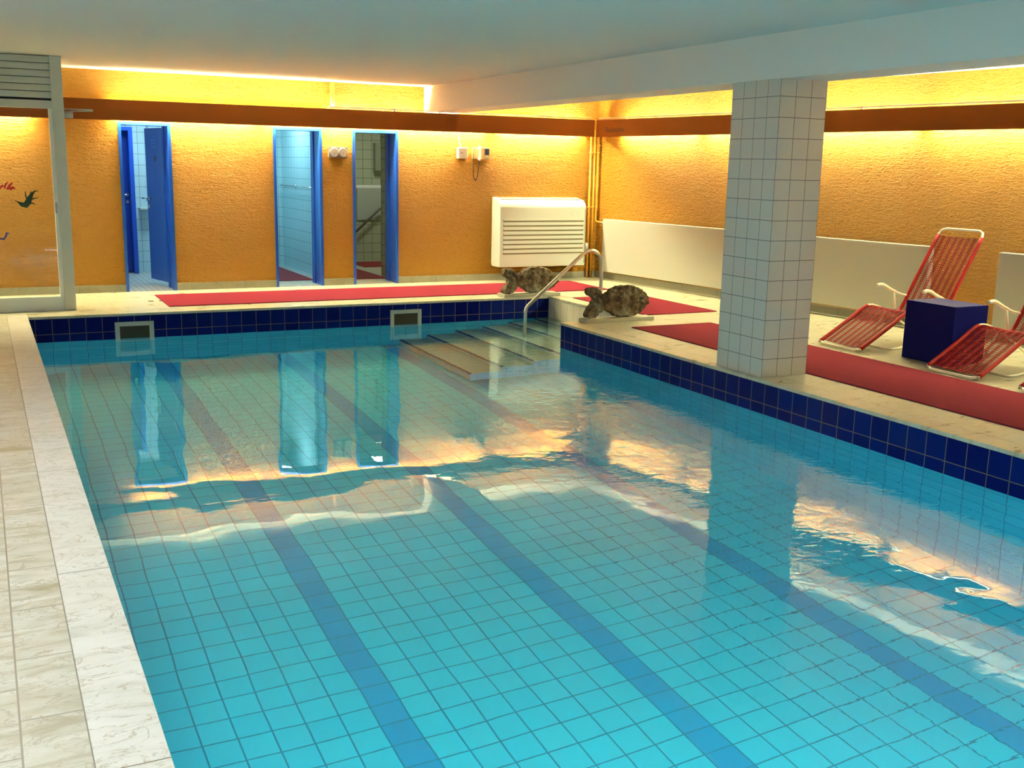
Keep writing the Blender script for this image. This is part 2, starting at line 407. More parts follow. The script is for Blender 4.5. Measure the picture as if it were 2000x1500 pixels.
# baseboards
bh = .56 * T; bt = .1 * T
b = MB(); x = XLW / T
for (a, c) in DO + [(48.7, 48.7)]:
    b.box(x * T, a * T, YB - bt, YB, 0, bh); x = c
struct(b.build('baseboard_back', MBASE))
b = MB(); b.box(0, WLEN, 0, bt, 0, bh); o = b.build('baseboard_right', tiles('baseboard_slabs', (.30, .27, .19), (.10, .09, .06), (0,), 4.1 * T, (0,), .005, .4, obj=True)); o.matrix_world = WM; struct(o)

# ------------------------------------------------------------------ tiled pillar
TW = .9216 * T; TH = .9624 * T
MCOL = tiles('pillar_tile', (.60, .57, .50), (.08, .10, .10), (0, 1, 2), TW, (0, 0, (14.21 * T) - 13.0 * TH - 1.0 * TH + .17 * TH), .0045, .3, zsize=TH, obj=True)
b = MB(); b.box(0, 3 * TW, 0, 4 * TW, .001, ZB - .001)
pil = b.build('pillar', MCOL); pil.location = (31.73 * T, -32.76 * T, 0); pil.rotation_euler = (0, 0, -.021)
struct(pil, 'square pillar clad in pale grey tiles at the pool edge')

# ------------------------------------------------------------------ pelmets with lamps
PW = 1.0 * T
def pelmet(name, x0, x1, mtx, label):
    b = MB(); b.box(x0, x1, PW - .12 * T, PW, ZP0, ZP1)
    o = b.build(name, MPELMET)
    if mtx is not None: o.matrix_world = mtx
    return tag(o, label, 'pelmet')
BM = Matrix(((1, 0, 0, 0), (0, -1, 0, YB), (0, 0, 1, 0), (0, 0, 0, 1)))   # back wall: local y out into the room (mirrored)
BM = Matrix(((-1, 0, 0, 48.72 * T), (0, -1, 0, YB), (0, 0, 1, 0), (0, 0, 0, 1)))  # local x = leftwards from the corner
p1 = pelmet('light_pelmet', PW * 1.05, (48.72 + 16) * T, BM, 'long brown light pelmet board above the three blue doors')
p2 = pelmet('light_pelmet', PW * .95, 99.5 * T, WM, 'brown light pelmet board on the right wall reading Rauchverbot')
t = txt('Rauchverbot', .105, MINK, 'lettering'); t.parent = p2
t.matrix_local = Matrix(((1, 0, 0, 2.3 * T), (0, 0, 1, PW + .0012), (0, 1, 0, 12.92 * T), (0, 0, 0, 1)))
t['label'] = 'small dark lettering reading Rauchverbot'
t.rotation_euler = (math.radians(90), 0, 0); t.location = (2.25 * T, PW + .001, 12.9 * T); t.scale = (.78, 1, 1)   # the wall frame is mirrored, so the text reads correctly

MTUBE = bpy.data.materials.new('lamp_tube'); MTUBE.use_nodes = True; nt = MTUBE.node_tree
bb = nt.nodes['Principled BSDF']; bb.inputs['Base Color'].default_value = (1, 1, 1, 1)
bb.inputs['Emission Color'].default_value = (1, .93, .52, 1); bb.inputs['Emission Strength'].default_value = 430
MTUBER = MTUBE.copy(); MTUBER.name = 'lamp_tube_yellowish'; _b = MTUBER.node_tree.nodes['Principled BSDF']; _b.inputs['Emission Strength'].default_value = 265; _b.inputs['Emission Color'].default_value = (1, .98, .56, 1)
proto = None
def tube_lamp(a, c, mtx, label, zz=13.08, off=.30, mt=None, grp='fluorescent lamps behind the pelmets'):
    """fluorescent batten screwed to the wall behind the pelmet: local x from a to c (tiles)"""
    L = (c - a) * T
    e = thing('fluorescent_lamp', label, 'lamp', group=grp)
    e.matrix_world = mtx @ Matrix.Translation(((a + c) / 2 * T, 0, zz * T))
    b = MB(); b.tube([(-L / 2, off * T, 0), (L / 2, off * T, 0)], .016, 10); b.build('tube', mt or MTUBE, e)
    b = MB(); b.box(-L / 2, L / 2, 0.002, .14 * T, -.12 * T, .12 * T); b.build('housing', MWHITE, e)
    for s in (-1, 1): b = MB(); b.box(s * L / 2, s * (L / 2 + .018), 0.002, (off + .15) * T, -.12 * T, .12 * T); b.build('lamp_holder', MWHITE, e)
for i, (a, c) in enumerate([(1.9, 10.2), (11.3, 20.6), (21.2, 30.5), (31.1, 41.5), (47.2, 56.4), (57, 64.3)]):
    tube_lamp(a, c, BM, 'warm fluorescent tube hidden behind the far brown pelmet, ' + ['nearest the corner', 'above the wall telephone', 'above the two open shower doors', 'above the left blue door', 'seen through the glass partition', 'leftmost behind the glass partition'][i])
MUP = MTUBE.copy(); MUP.name = 'uplight_tube'; MUP.node_tree.nodes['Principled BSDF'].inputs['Emission Strength'].default_value = 48
for i, (a, c) in enumerate([(6.7, 11.1), (12.6, 17.4), (25.6, 33.6), (34.2, 42.0), (47.5, 56)]):
    tube_lamp(a, c, BM, 'upper fluorescent tube lighting the ceiling above the far pelmet, ' + ['nearest the corner', 'right of the beam end', 'right of the left blue door', 'directly above the left blue door', 'behind the glass partition'][i], 13.85, .5, MUP, 'upper tubes behind the far pelmet')
for i, (a, c) in enumerate([(3.6, 13.2), (14.2, 23.6), (24.2, 33.8), (34.8, 44.2), (44.9, 54.3), (55, 64.4), (65, 74.4), (75, 84.4)]):
    tube_lamp(a, c, WM, 'warm fluorescent tube behind the right brown pelmet, ' + ['nearest the corner', 'left of the tiled pillar', 'behind the tiled pillar', 'above the first red lounger', 'above the blue box', 'second beyond the frame edge', 'third beyond the frame edge', 'last one beyond the frame edge'][i], mt=MTUBER)
# cable conduit on top of the pelmets
b = MB(); b.tube(smooth_path([((48.72 - x) * T, PW - .05 * T, (z) * T) for x, z in ((2.5, 14.3), (10, 14.36), (17, 14.34), (25.2, 14.38))], 6), .011, 8)
MCAB = mat('cream_conduit', (.85, .75, .55), .4)

def conduit(name, pts, mtx, label):
    b = MB(); b.tube(smooth_path(pts, 6), .009, 8)
    for p in pts[1:-1]: b.box(p[0] - .012, p[0] + .012, p[1] - .012, p[1] + .012, ZP1, p[2] + .012)
    o = b.build(name, MCAB); o.matrix_world = mtx; tag(o, label, 'conduit'); return o
conduit('cable_conduit', [(x * T, PW - .07 * T, z * T) for x, z in ((1.2, 14.24), (6, 14.25), (12, 14.27), (16, 14.26), (20, 14.27), (25.5, 14.26))], BM, 'thin cream conduit lying along the top of the far pelmet')
conduit('cable_conduit', [(x * T, PW - .07 * T, z * T) for x, z in ((1.2, 14.24), (5, 14.25), (18, 14.26), (30, 14.27), (42, 14.26), (55, 14.26))], WM, 'thin cream conduit lying along the top of the right pelmet')
o = MB().tube([(23.8 * T, YB - .1 * T, ZP1 + .02), (23.8 * T, YB - .1 * T, ZC - .01)], .03, 10).build('riser_pipe', MORPIPE)
tag(o, 'short orange painted riser pipe between far pelmet and ceiling', 'pipe')

# ------------------------------------------------------------------ doors in the far wall
def door_frame(i, a, c, label):
    f = MB(); fw = .22 * T; pr = .08 * T
    y0 = YB - pr; y1 = YB + RV * T + .005
    f.box(a * T, a * T + fw, y0, y1, 0, DH * T); f.box(c * T - fw, c * T, y0, y1, 0, DH * T); f.box(a * T + fw, c * T - fw, y0, y1, DH * T - fw, DH * T)
    f.box(c * T - fw - .012, c * T - fw, YB + 1.6 * T, y1, 0, DH * T - fw)
    o = f.build('door_%d' % i, MBLUE); struct(o, label); return o
d1 = door_frame(1, *DO[0], 'left blue door frame, its blue leaf standing open inwards')
d2 = door_frame(2, *DO[1], 'middle blue door frame opening on a pale blue tiled shower')
d3 = door_frame(3, *DO[2], 'right blue door frame opening on a dim green tiled room')
def handle(parent, mtx, name='handle'):
    b = MB(); b.disc((0, 0, 0), .024, (0, 1, 0), -.01); b.tube(fillet([(0, 0, 0), (0, -.05, 0), (-.12, -.05, 0)], .02), .0085, 8)
    b.disc((0, 0, -.10), .022, (0, 1, 0), -.012)
    o = b.build(name, MCHROME, parent); o.matrix_local = mtx; o['label'] = 'chrome lever handle with round lock'; return o
# leaf of door 1
lw = 3.5 * T
th_ = math.radians(104)
lf = MB(); lf.box(0, lw, -.02, .02, .06, (DH - .3) * T)
leaf = lf.build('door_leaf', MBLUE, d1)
leaf.matrix_local = Matrix.Translation((11.05 * T, 14.35 * T, 0)) @ Matrix.Rotation(th_, 4, 'Z')
g = MB()
for z in (11.35, 11.1, 10.85): g.box(.18, .34, .019, .03, z * T, z * T + .012)
g.build('vent_slat', mat('light_blue', (.05, .22, .75), .4), leaf)
g = MB(); g.disc((.26, .019, 9.95 * T), .026, (0, 1, 0), .006); g.box(.235, .285, .019, .025, 9.8 * T, 10.2 * T); g.build('pictogram', mat('dull_plate', (.1, .12, .25), .5), leaf)
handle(leaf, Matrix.Translation((lw - .07, .02, 6.85 * T)) @ Matrix.Rotation(math.pi, 4, 'Z'))
handle(d2, Matrix.Translation((19.3 * T, 13.0 * T, 6.9 * T)) @ Matrix.Rotation(math.radians(0), 4, 'Z'))
# rooms behind
def room(n, x0, x1, yb, m_b, m_s, m_f, lightpos, lw_, col, zc=15.5, side=None):
    y0 = YB + RV * T
    b = MB(); b.box(x0 * T - .05, x1 * T + .05, yb * T, yb * T + .1, 0, zc * T); o = struct(b.build('wall_room_%d_back' % n, m_b))
    b = MB(); b.box(x0 * T - .1, x0 * T, y0, yb * T, 0, zc * T); struct(b.build('wall_room_%d_left' % n, m_s))
    b = MB(); b.box(x1 * T, x1 * T + .1, y0, yb * T, 0, zc * T); struct(b.build('wall_room_%d_right' % n, m_s))
    b = MB(); b.box(x0 * T - .1, x1 * T + .1, y0 - RV * T * .98, yb * T + .1, -.05, .003 if n != 3 else .004); struct(b.build('floor_room_%d' % n, m_f))
    b = MB(); b.box(x0 * T - .1, x1 * T + .1, y0, yb * T + .1, zc * T, zc * T + .1); struct(b.build('ceiling_room_%d' % n, MPAINT))
    area('room_%d_light' % n, (lightpos[0] * T, lightpos[1] * T, zc * T - .06), .5, .5, lw_, col)
    # a real ceiling luminaire
    o = MB().box(lightpos[0] * T - .28, lightpos[0] * T + .28, lightpos[1] * T - .28, lightpos[1] * T + .28, zc * T - .05, zc * T - .001).build('ceiling_lamp', MWHITE)
    tag(o, ['', 'square ceiling lamp inside the room behind the left door', 'square ceiling lamp inside the shower behind the middle door', 'square ceiling lamp inside the room behind the right door'][n], 'lamp')
cb = (.52, .80, .86); gb = (.10, .25, .28)
MT1x = tiles('shower_tile_x', cb, gb, (0, 2), .94 * T, (.05, 0), .005, .3); MT1y = tiles('shower_tile_y', cb, gb, (1, 2), .94 * T, (0, 0), .005, .3)
MT3x = tiles('green_tile_x', (.50, .56, .40), (.12, .14, .08), (0, 2), .94 * T, (0.02, 0), .006, .15); MT3y = tiles('green_tile_y', (.50, .56, .40), (.12, .14, .08), (1, 2), .94 * T, (0, 0), .006, .15)
MTF = tiles('ribbed_floor_tile', (.55, .62, .60), (.25, .30, .30), (0, 1), .45 * T, (0, 0), .010, .4)
MTF3 = tiles('beige_floor_tile', (.62, .60, .48), (.35, .33, .25), (0, 1), 2 * T, (0, 0), .006, .35)
room(1, 4, 16.5, 26.6, MT1x, MT1y, MTF, (11, 20.5), 26, (.7, .93, 1))
room(2, 17.5, 24.2, 30, MT1x, MT1y, MTF, (21.5, 23), 19, (.62, .9, 1))
room(3, 25, 40, 32, MT3x, MT3y, MTF3, (33, 24), 14, (.95, 1, .80))
b = MB(); b.box(30 * T, 30.6 * T, YB + RV * T, 18 * T, .004, 15.5 * T); struct(b.build('wall_room_3_return', MT3y))
# inner blue door of room 1
e = thing('inner_door', 'dark blue inner door seen through the left open doorway', 'door', (0, 26.6 * T, 0))
b = MB(); b.box(5.6 * T, 5.9 * T, -.22, 0, .003, 12.6 * T); b.box(9.75 * T, 10.1 * T, -.22, 0, .003, 12.6 * T); b.box(5.9 * T, 9.75 * T, -.22, 0, 12.3 * T, 12.6 * T); b.build('frame', MBLUE, e)
b = MB(); b.box(5.9 * T, 9.75 * T, -.06, -.012, .15 * T, 12.3 * T); b.build('leaf', mat('deep_blue', (.006, .05, .42), .35), e)
handle(e, Matrix.Translation((9.55 * T, -.06, 6.85 * T)))
# shower column and soap shelf in room 1
e = thing('shower_pipe', 'vertical chrome shower pipe on tiles behind the left door', 'shower', (11.4 * T, 25.9 * T, 0))
b = MB(); b.tube(fillet([(0, 0, 6.0 * T), (0, 0, 12.9 * T), (-.05, -.25, 12.95 * T)], .06), .011, 8); b.build('pipe', MCHROME, e)
b = MB(); b.disc((0, -.03, 8.4 * T), .03, (0, 1, 0), .05); b.build('slider', MCHROME, e)
b = MB(); b.tube([(-.05, 0, 6.4 * T), (.05, 0, 6.4 * T)], .02, 8); b.build('valve', MCHROME, e)
b = MB(); b.disc((0, -.03, 11.3 * T), .02, (0, 1, 0), .05); b.build('bracket', MCHROME, e)
b = MB(); b.box(10.45 * T, 11.35 * T, 25.4 * T, 26.6 * T, 5.55 * T, 5.75 * T, bev=.01); tag(b.build('soap_shelf', MWHITE), 'white soap shelf on tiled wall behind the left door', 'shelf')
# rail in room 2
e = thing('towel_rail', 'chrome horizontal rail on blue tiled shower wall, middle door', 'rail', (24.2 * T, 0, 7.75 * T))
b = MB(); b.tube([(-.06, 15.5 * T, 0), (-.06, 29.3 * T, 0)], .011, 8); b.build('bar', MCHROME, e)
for y in (17, 25, 29): b = MB(); b.tube([(0, y * T, 0), (-.06, y * T, 0)], .014, 8); b.disc((-.001, y * T, 0), .03, (-1, 0, 0), .012); b.build('bracket', MCHROME, e)
# stair rail in room 3
e = thing('stair_handrail', 'sloping grey handrail on green tiles inside the right doorway', 'handrail', (0, 31.5 * T, 0))
b = MB(); b.tube([(30.0 * T, -.05, 1.35 * T), (34.5 * T, -.05, 5.4 * T), (36 * T, -.05, 5.5 * T)], .022, 8); b.build('bar', mat('dark_rail', (.13, .12, .09), .4), e)
for x, z in ((31.2, 2.43), (34.0, 4.95)): b = MB(); b.tube([(x * T, -.05, z * T), (x * T, .04, z * T - .05)], .01, 8); b.build('bracket', MSTEEL, e)
o = MB().box(30.4 * T, 30.9 * T, 31.7 * T, 32 * T, 5.0 * T, 5.15 * T).build('wall_hook', mat('rust_plastic', (.35, .1, .05), .5)); tag(o, 'small reddish wall hook at left inside the right doorway', 'hook')
e = thing('bright_wall_panel', 'pale panel on green wall, bright top imitating reflected light, right doorway', 'dispenser', (0, 32 * T, 0))
b = MB(); b.box(32.2 * T, 35.4 * T, -.04, 0, 7.35 * T, 7.75 * T, bev=.02); b.build('top', mat('reflection_white', (.9, .93, .88), .3), e)  # bright strip stands in for light reflected on the wall tiles
b = MB(); b.box(32.3 * T, 35.3 * T, -.03, 0, 4.2 * T, 7.4 * T, bev=.02); b.build('body', mat('pale_grey', (.50, .55, .47), .3), e)
o = MB().box(34.1 * T, 34.8 * T, 31.2 * T, 32 * T, 9.2 * T, 12.0 * T, bev=.01).build('soap_dispenser', mat('green_grey', (.3, .34, .24), .3)); tag(o, 'narrow green-grey dispenser box high on wall, right doorway', 'dispenser')

# ------------------------------------------------------------------ red mats
MMAT = mat('red_ribbed_mat', (.46, .028, .04), .9, spec=.04); k = NT(MMAT); src, P = k.pos()
r1 = k.math('SINE', k.math('MULTIPLY', P[0], 420)); r2 = k.math('SINE', k.math('MULTIPLY', P[1], 420)); k.bump(k.math('MAXIMUM', r1, r2), .25, .002)
k.color(k.mix(k.noise(src, 1.2, 4), (.19, .018, .034), (.22, .022, .040)))
def floor_mat(x0, x1, y0, y1, label, z=.001, m=None):
    b = MB(); b.box(x0 * T, x1 * T, y0 * T, y1 * T, z, z + .009, bev=.003); return tag(b.build('floor_mat', m or MMAT), label, 'mat')
floor_mat(9.1, 44.5, 2.3, 9.1, 'long red mat running along the far pool edge in front of the doors')
floor_mat(38.7, 44.8, -11.9, -1.7, 'short red mat on the right deck behind the near fish sculpture')
floor_mat(34.62, 40.8, -80, -16.5, 'long red-brown mat along the right pool edge beside the pillar')
MMAT2 = mat('dark_red_mat', (.30, .02, .03), .7)
floor_mat(20, 23.2, 16, 27.8, 'dark red mat on the shower floor inside the middle doorway', .0045, MMAT2)
floor_mat(25.6, 29.7, 15.5, 26.5, 'dark red mat just inside the right doorway', .0055, MMAT2)
floor_mat(31, 35, 25.8, 31, 'small dark red mat at the back of the green tiled room', .0055, MMAT2)

# ------------------------------------------------------------------ radiators on the right wall
def radiator(a, c, label):
    e = thing('panel_radiator', label, 'radiator', group=None); e.matrix_world = WM
    b = MB(); b.box(a * T, c * T, .28 * T, .72 * T, .74 * T, 5.45 * T, bev=.006); b.build('panel', MRAD, e)
    n = int((c - a) / 8)
    for i in range(n):
        x = (a + (c - a) * (i + .5) / n) * T
        b = MB(); b.box(x - .02, x + .02, .003, .275 * T, 4.4 * T, 4.7 * T); b.build('bracket', MGREY, e)
    return e
ra = radiator(2.0, 36.1, 'long cream panel radiator low on the right wall, from the corner past the pillar')
rb = radiator(40.9, 62, 'cream panel radiator at the right frame edge behind the second lounger')
b = MB(); b.tube([(1.75 * T, .5 * T, 5.05 * T), (2.05 * T, .5 * T, 5.05 * T)], .028, 10); b.tube([(1.6 * T, .5 * T, 5.05 * T), (1.75 * T, .5 * T, 5.05 * T)], .018, 10); b.build('valve', MWHITE, ra)

# ------------------------------------------------------------------ corner pipes
for x, y, zb, lab in ((-.98, .35, 0, 'orange painted pipe in the corner, leftmost of three'), (-.62, .4, 0, 'orange painted pipe in the corner, middle of three'), (-.3, .42, 5.1, 'orange painted pipe in the corner, rightmost, bending to the radiator')):
    px, py = 48.72 * T + x * T, YB - y * T
    b = MB()
    if zb:
        q = WM @ Vector((1.7 * T, .5 * T, 5.05 * T)); b.tube(fillet([(px, py, ZP0 + .1), (px, py, 5.15 * T), tuple(q)], .05), .0135, 8)
    else: b.tube([(px, py, ZP0 + .1), (px, py, .002)], .0145, 8)
    o = b.build('corner_pipe', MORPIPE); tag(o, lab, 'pipe', 'heating pipes in the corner')
    for z in (11.2, 6.35):
        c = MB(); c.disc((px, py, z * T), .022, (0, 0, 1), .022, 12)
        c.box(px - .006, px + .006, py, YB, z * T + .002, z * T + .016); c.build('pipe_clip', MORPIPE, o)
b = MB(); X = 47.3 * T; Y = YB - .8 * T
b.tube([(X, Y, 2.35 * T), (X, Y, 3.2 * T)], .032, 10); b.tube([(X - .06, Y, 2.55 * T), (X + .02, Y, 2.55 * T)], .016, 8)
b.box(X - .012, X + .012, Y, YB - .003, 2.7 * T, 2.9 * T); tag(b.build('pipe_valve', MGREY), 'grey shut-off valve on the corner pipes beside the fan unit', 'valve')

# ------------------------------------------------------------------ fan coil unit
e = thing('fan_coil_unit', 'cream wall-mounted fan heater unit with louvred front beside the corner', 'heater', (38.1 * T, YB, 0))
Wd = 8.55 * T; D = 1.75 * T
b = MB()
prof = [(0, 1.45), (0, 7.28), (-1.25, 7.05), (-1.62, 6.75), (-1.75, 6.45), (-1.75, 2.0), (-1.75, 1.28), (-.15, 1.28)]
L_ = [(0, y * T, z * T) for y, z in prof]; R_ = [(Wd, y * T, z * T) for y, z in prof]
b.face(L_); b.face(R_[::-1])
for i in range(len(L_)): j = (i + 1) % len(L_); b.face([L_[i], R_[i], R_[j], L_[j]])
bmesh.ops.remove_doubles(b.bm, verts=b.bm.verts, dist=1e-5)
bmesh.ops.bevel(b.bm, geom=[x for x in b.bm.edges], offset=.006, segments=2, affect='EDGES')
b.build('casing', MWHITE, e)
b = MB()
sl = math.atan2(-.23, -1.25)
tm = Matrix.Translation((0, 0, 7.29 * T + .001)) @ Matrix.Rotation(math.atan2(.23, 1.25), 4, 'X')
b.mi = 0; b.box(.35 * T, Wd - .35 * T, -1.15 * T, -.25 * T, -.004, .003, tm)
b.mi = 1
for i in range(5): x = .35 * T + (Wd - .7 * T) * i / 4; b.box(x - .008, x + .008, -1.15 * T, -.25 * T, 0, .007, tm)
for i in range(9): y = -(.3 + .1 * i) * T; b.box(.35 * T, Wd - .35 * T, y - .002, y + .002, 0, .006, tm)
b.build('outlet_grille', [mat('grille_dark', (.10, .12, .20), .5), mat('grille_slat', (.5, .5, .5), .4)], e)
for i in range(8):
    z = 5.35 - i * .4
    b = MB(); b.mi = 0; b.box(.3 * T, Wd - .25 * T, -D - .002, -D + .004, (z - .16) * T, (z - .05) * T)
    b.mi = 1
    b.box(.3 * T, Wd - .25 * T, -D - .014, -D, (z - .05) * T, (z + .12) * T, bev=.003)
    b.build('front_louvre', [mat('slot_brown', (.20, .17, .08), .6), MWHITE], e)
b = MB(); mm = Matrix.Translation((Wd * .865, -D - .001, 5.95 * T)) @ Matrix.Diagonal((1, 1, .5, 1)); b.tube([mm @ Vector((.055 * math.cos(a), 0, .055 * math.sin(a))) for a in [i * math.pi / 12 for i in range(24)]], .0022, 6, closed=True)
b.build('badge', mat('badge_grey', (.55, .53, .42), .4), e)
b = MB(); b.box(Wd - .02, Wd - .004, -D - .003, -D + .002, 1.5 * T, 6.3 * T); b.build('panel_seam', mat('seam', (.35, .32, .25), .5), e)

# ------------------------------------------------------------------ small wall things
e = thing('wall_thermometer', 'grey plate with two round white dials between middle and right doors', 'thermometer', (24.2 * T, YB, 10.76 * T))
b = MB(); b.box(-.78 * T, .78 * T, -.035, 0, -.44 * T, .44 * T, bev=.004); b.build('plate', mat('taupe_plate', (.20, .16, .13), .5), e)
for s in (-.37, .37):
    b = MB(); b.disc((s * T, -.035, 0), .33 * T, (0, -1, 0), .018); d = b.build('dial', MDIAL, e)
    b = MB(); b.tube([(s * T + .33 * T * math.cos(a), -.054, .33 * T * math.sin(a)) for a in [i * math.pi / 12 for i in range(24)]], .005, 6, closed=True); b.build('bezel', MGREY, d)
    b = MB(); b.box(s * T - .002, s * T + .002, -.057, -.054, -.2 * T, .05 * T); b.disc((s * T, -.053, 0), .006, (0, -1, 0), .004, 8); b.build('pointer', MGREY, d)
e = thing('alarm_box', 'small white box on the orange wall left of the telephone', 'box', (35.1 * T, YB, 10.97 * T))
b = MB(); b.box(-.42 * T, .42 * T, -.07, 0, -.46 * T, .44 * T, bev=.008); b.build('casing', mat('box_white', (.86, .86, .82), .4), e)
b = MB(); b.disc((-.1 * T, -.07, 0), .012, (0, -1, 0), .004); b.build('button', MGREY, e)
b = MB(); b.tube(smooth_path([(-.15 * T, -.03, .44 * T), (-.15 * T, -.03, .7 * T), (-.25 * T, -.005, 1.1 * T), (-.22 * T, -.004, 1.7 * T)]), .005, 6); b.build('cable', MPLASTIC, e)
e = thing('wall_telephone', 'beige wall telephone with handset and hanging dark cord', 'telephone', (36.85 * T, YB, 10.95 * T))
MPH = mat('beige_plastic', (.62, .47, .22), .45)
b = MB(); b.box(-.15 * T, .85 * T, -.055, 0, -.5 * T, .5 * T, bev=.008); b.build('body', MPH, e)
b = MB(); b.box(.34 * T, .72 * T, -.06, -.054, -.1 * T, .42 * T); b.build('display', mat('display_blue', (.02, .05, .16), .2), e)
b = MB(); b.box(.34 * T, .72 * T, -.059, -.054, -.36 * T, -.16 * T); b.build('key_pad', MPLASTIC, e)
b = MB(); b.box(-.75 * T, -.15 * T, -.035, 0, -.46 * T, .46 * T, bev=.006); b.build('cradle', MPH, e)
b = MB(); b.tube(smooth_path([(-.22 * T, -.07, -.52 * T), (-.2 * T, -.09, -.35 * T), (-.2 * T, -.10, 0), (-.2 * T, -.09, .4 * T), (-.22 * T, -.065, .55 * T)]), [.022] * 7 + [.013] * 11 + [.022] * 7, 8); b.build('handset', MCREAMTUBE, e)
b = MB(); pts = smooth_path([(-.2 * T, -.07, -.55 * T), (-.2 * T, -.05, -1.2 * T), (-.3 * T, -.04, -2.0 * T), (-.48 * T, -.04, -2.25 * T), (-.66 * T, -.04, -1.9 * T), (-.7 * T, -.04, -1.0 * T), (-.72 * T, -.03, .2 * T)], 14)
co = []
for i, p in enumerate(pts): co.append(p + Vector((.006 * math.cos(i * 1.9), 0, .006 * math.sin(i * 1.9))))
b.tube(co, .0045, 6); b.build('cord', MBLACK, e)

# ------------------------------------------------------------------ skimmers in the far pool wall
def skimmer(xc, label):
    e = thing('pool_skimmer', label, 'skimmer', (xc * T, 0, -1.57 * T), group=None)
    ow, oh, iw, ih = 1.22 * T, 1.0 * T, .93 * T, .72 * T
    b = MB(); y = -.012
    b.box(-ow, -iw, y, -.001, -oh, oh); b.box(iw, ow, y, -.001, -oh, oh); b.box(-iw, iw, y, -.001, ih, oh); b.box(-iw, iw, y, -.001, -oh, -ih); b.build('frame', MSKIM, e)
    b = MB(); b.box(-iw, iw, -.006, -.001, -.1 * T - .0, ih); b.build('mouth', MMURK, e)
    b = MB(); b.box(-iw, iw, -.008, -.001, -ih, -.1 * T); b.build('weir_flap', mat('weir', (.05, .35, .45), .4), e)
skimmer(6.48, 'grey-framed pool skimmer opening at the waterline below the left door')
skimmer(25.53, 'grey-framed pool skimmer opening at the waterline below the right door')

# ------------------------------------------------------------------ handrail
e = thing('pool_handrail', 'bent stainless steel handrail rising from the pool steps', 'handrail', (0, -6 * T, 0))
pts = fillet([(32.36 * T, 0, W - 2.3 * T), (32.36 * T, 0, 0), (36.5 * T, 0, 3.40 * T)], .06, 6) + smooth_path([(36.75 * T, 0, 3.6 * T), (37.25 * T, 0, 3.93 * T), (37.76 * T, 0, 4.03 * T), (38.2 * T, 0, 3.85 * T), (38.48 * T, 0, 3.4 * T), (38.58 * T, 0, 2.8 * T), (38.6 * T, 0, 1.5 * T), (38.6 * T, 0, .002)], 5)
b = MB(); b.tube(pts, .021, 14); b.build('rail', MSTEEL, e)
b = MB(); b.disc((38.6 * T, 0, .001), .05, (0, 0, 1), .008); b.build('base_plate', MSTEEL, e)

# ------------------------------------------------------------------ fish sculptures on slabs
MFISH = mat('weathered_wood', (.3, .25, .17), .85, spec=.2); k = NT(MFISH); src, P = k.pos(True)
n = k.noise(src, 7, 9, .72, .15); n2 = k.noise(src, 28, 4, .6)
k.color(k.mix(k.math('MULTIPLY', n2, .35), k.ramp(n, [(.34, (.02, .014, .01)), (.45, (.10, .06, .03)), (.53, (.20, .15, .08)), (.60, (.22, .21, .14)), (.72, (.40, .34, .24))]), (.12, .10, .07))); k.bump(k.math('ADD', n, k.math('MULTIPLY', n2, .4)), 1, .02)
MSLAB = mat('grey_slab', (.36, .35, .26), .5)
def fish(px, flip, loc, length, height, label, seed, lean=0):
    e = tag(bpy.data.objects.new('fish_sculpture', None), label, 'sculpture'); COL.objects.link(e); e.location = loc; e.rotation_euler = (0, 0, 0)
    xs = [p[0] for p in px]; ysx = [p[1] for p in px]
    P2 = [((p[0] - min(xs)) / (max(xs) - min(xs)) * length, (max(ysx) - p[1]) / (max(ysx) - min(ysx)) * height) for p in px]
    C2 = smooth_path([(a, 0, c) for a, c in P2 + [P2[0]]], 4)[:-1]
    b = MB(); th = .11
    b.face([(p.x, -th / 2, p.z) for p in C2]); r = bmesh.ops.extrude_face_region(b.bm, geom=b.bm.faces[:])
    for v in r['geom']:
        if isinstance(v, bmesh.types.BMVert): v.co.y += th
    o = b.build('fish_body', MFISH, e)
    for f in o.data.polygons: f.use_smooth = True
    m = o.modifiers.new('remesh', 'REMESH'); m.mode = 'VOXEL'; m.voxel_size = .009; m.use_smooth_shade = True
    m = o.modifiers.new('smooth', 'SMOOTH'); m.iterations = 6; m.factor = .6
    tx = bpy.data.textures.new('bark%d' % seed, 'CLOUDS'); tx.noise_scale = .05; tx.noise_depth = 3
    m = o.modifiers.new('rough', 'DISPLACE'); m.texture = tx; m.strength = .045; m.mid_level = .55
    bpy.context.view_layer.update()
    me = bpy.data.meshes.new_from_object(o.evaluated_get(bpy.context.evaluated_depsgraph_get())); me.materials.clear(); me.materials.append(MFISH)
    mz = min(v.co.z for v in me.vertices)
    for v in me.vertices: v.co.z -= mz
    o.modifiers.clear(); o.data = me
    me_ = mat('eye_dark%d' % seed, (.03, .02, .015), .5)
    for sd in (-1, 1): b = MB(); b.disc((length * .86, sd * .052, height * .62), .016, (0, sd, 0), .01, 12); b.build('eye', me_, e)
    return e
f1 = [(520, 350), (595, 352), (625, 385), (668, 415), (720, 362), (800, 337), (880, 340), (960, 372), (1010, 415), (1042, 480), (1010, 535), (930, 580), (830, 592), (760, 586), (705, 550), (665, 522), (640, 560), (600, 592), (530, 592), (522, 560), (560, 500), (562, 450), (525, 415)]
f2 = [(1330, 533), (1400, 528), (1450, 570), (1500, 598), (1560, 550), (1650, 520), (1760, 524), (1850, 570), (1912, 645), (1890, 720), (1840, 772), (1780, 805), (1620, 805), (1560, 780), (1510, 742), (1450, 765), (1400, 802), (1330, 805), (1330, 745), (1372, 690), (1385, 630), (1335, 590)]
SLT = .24 * T
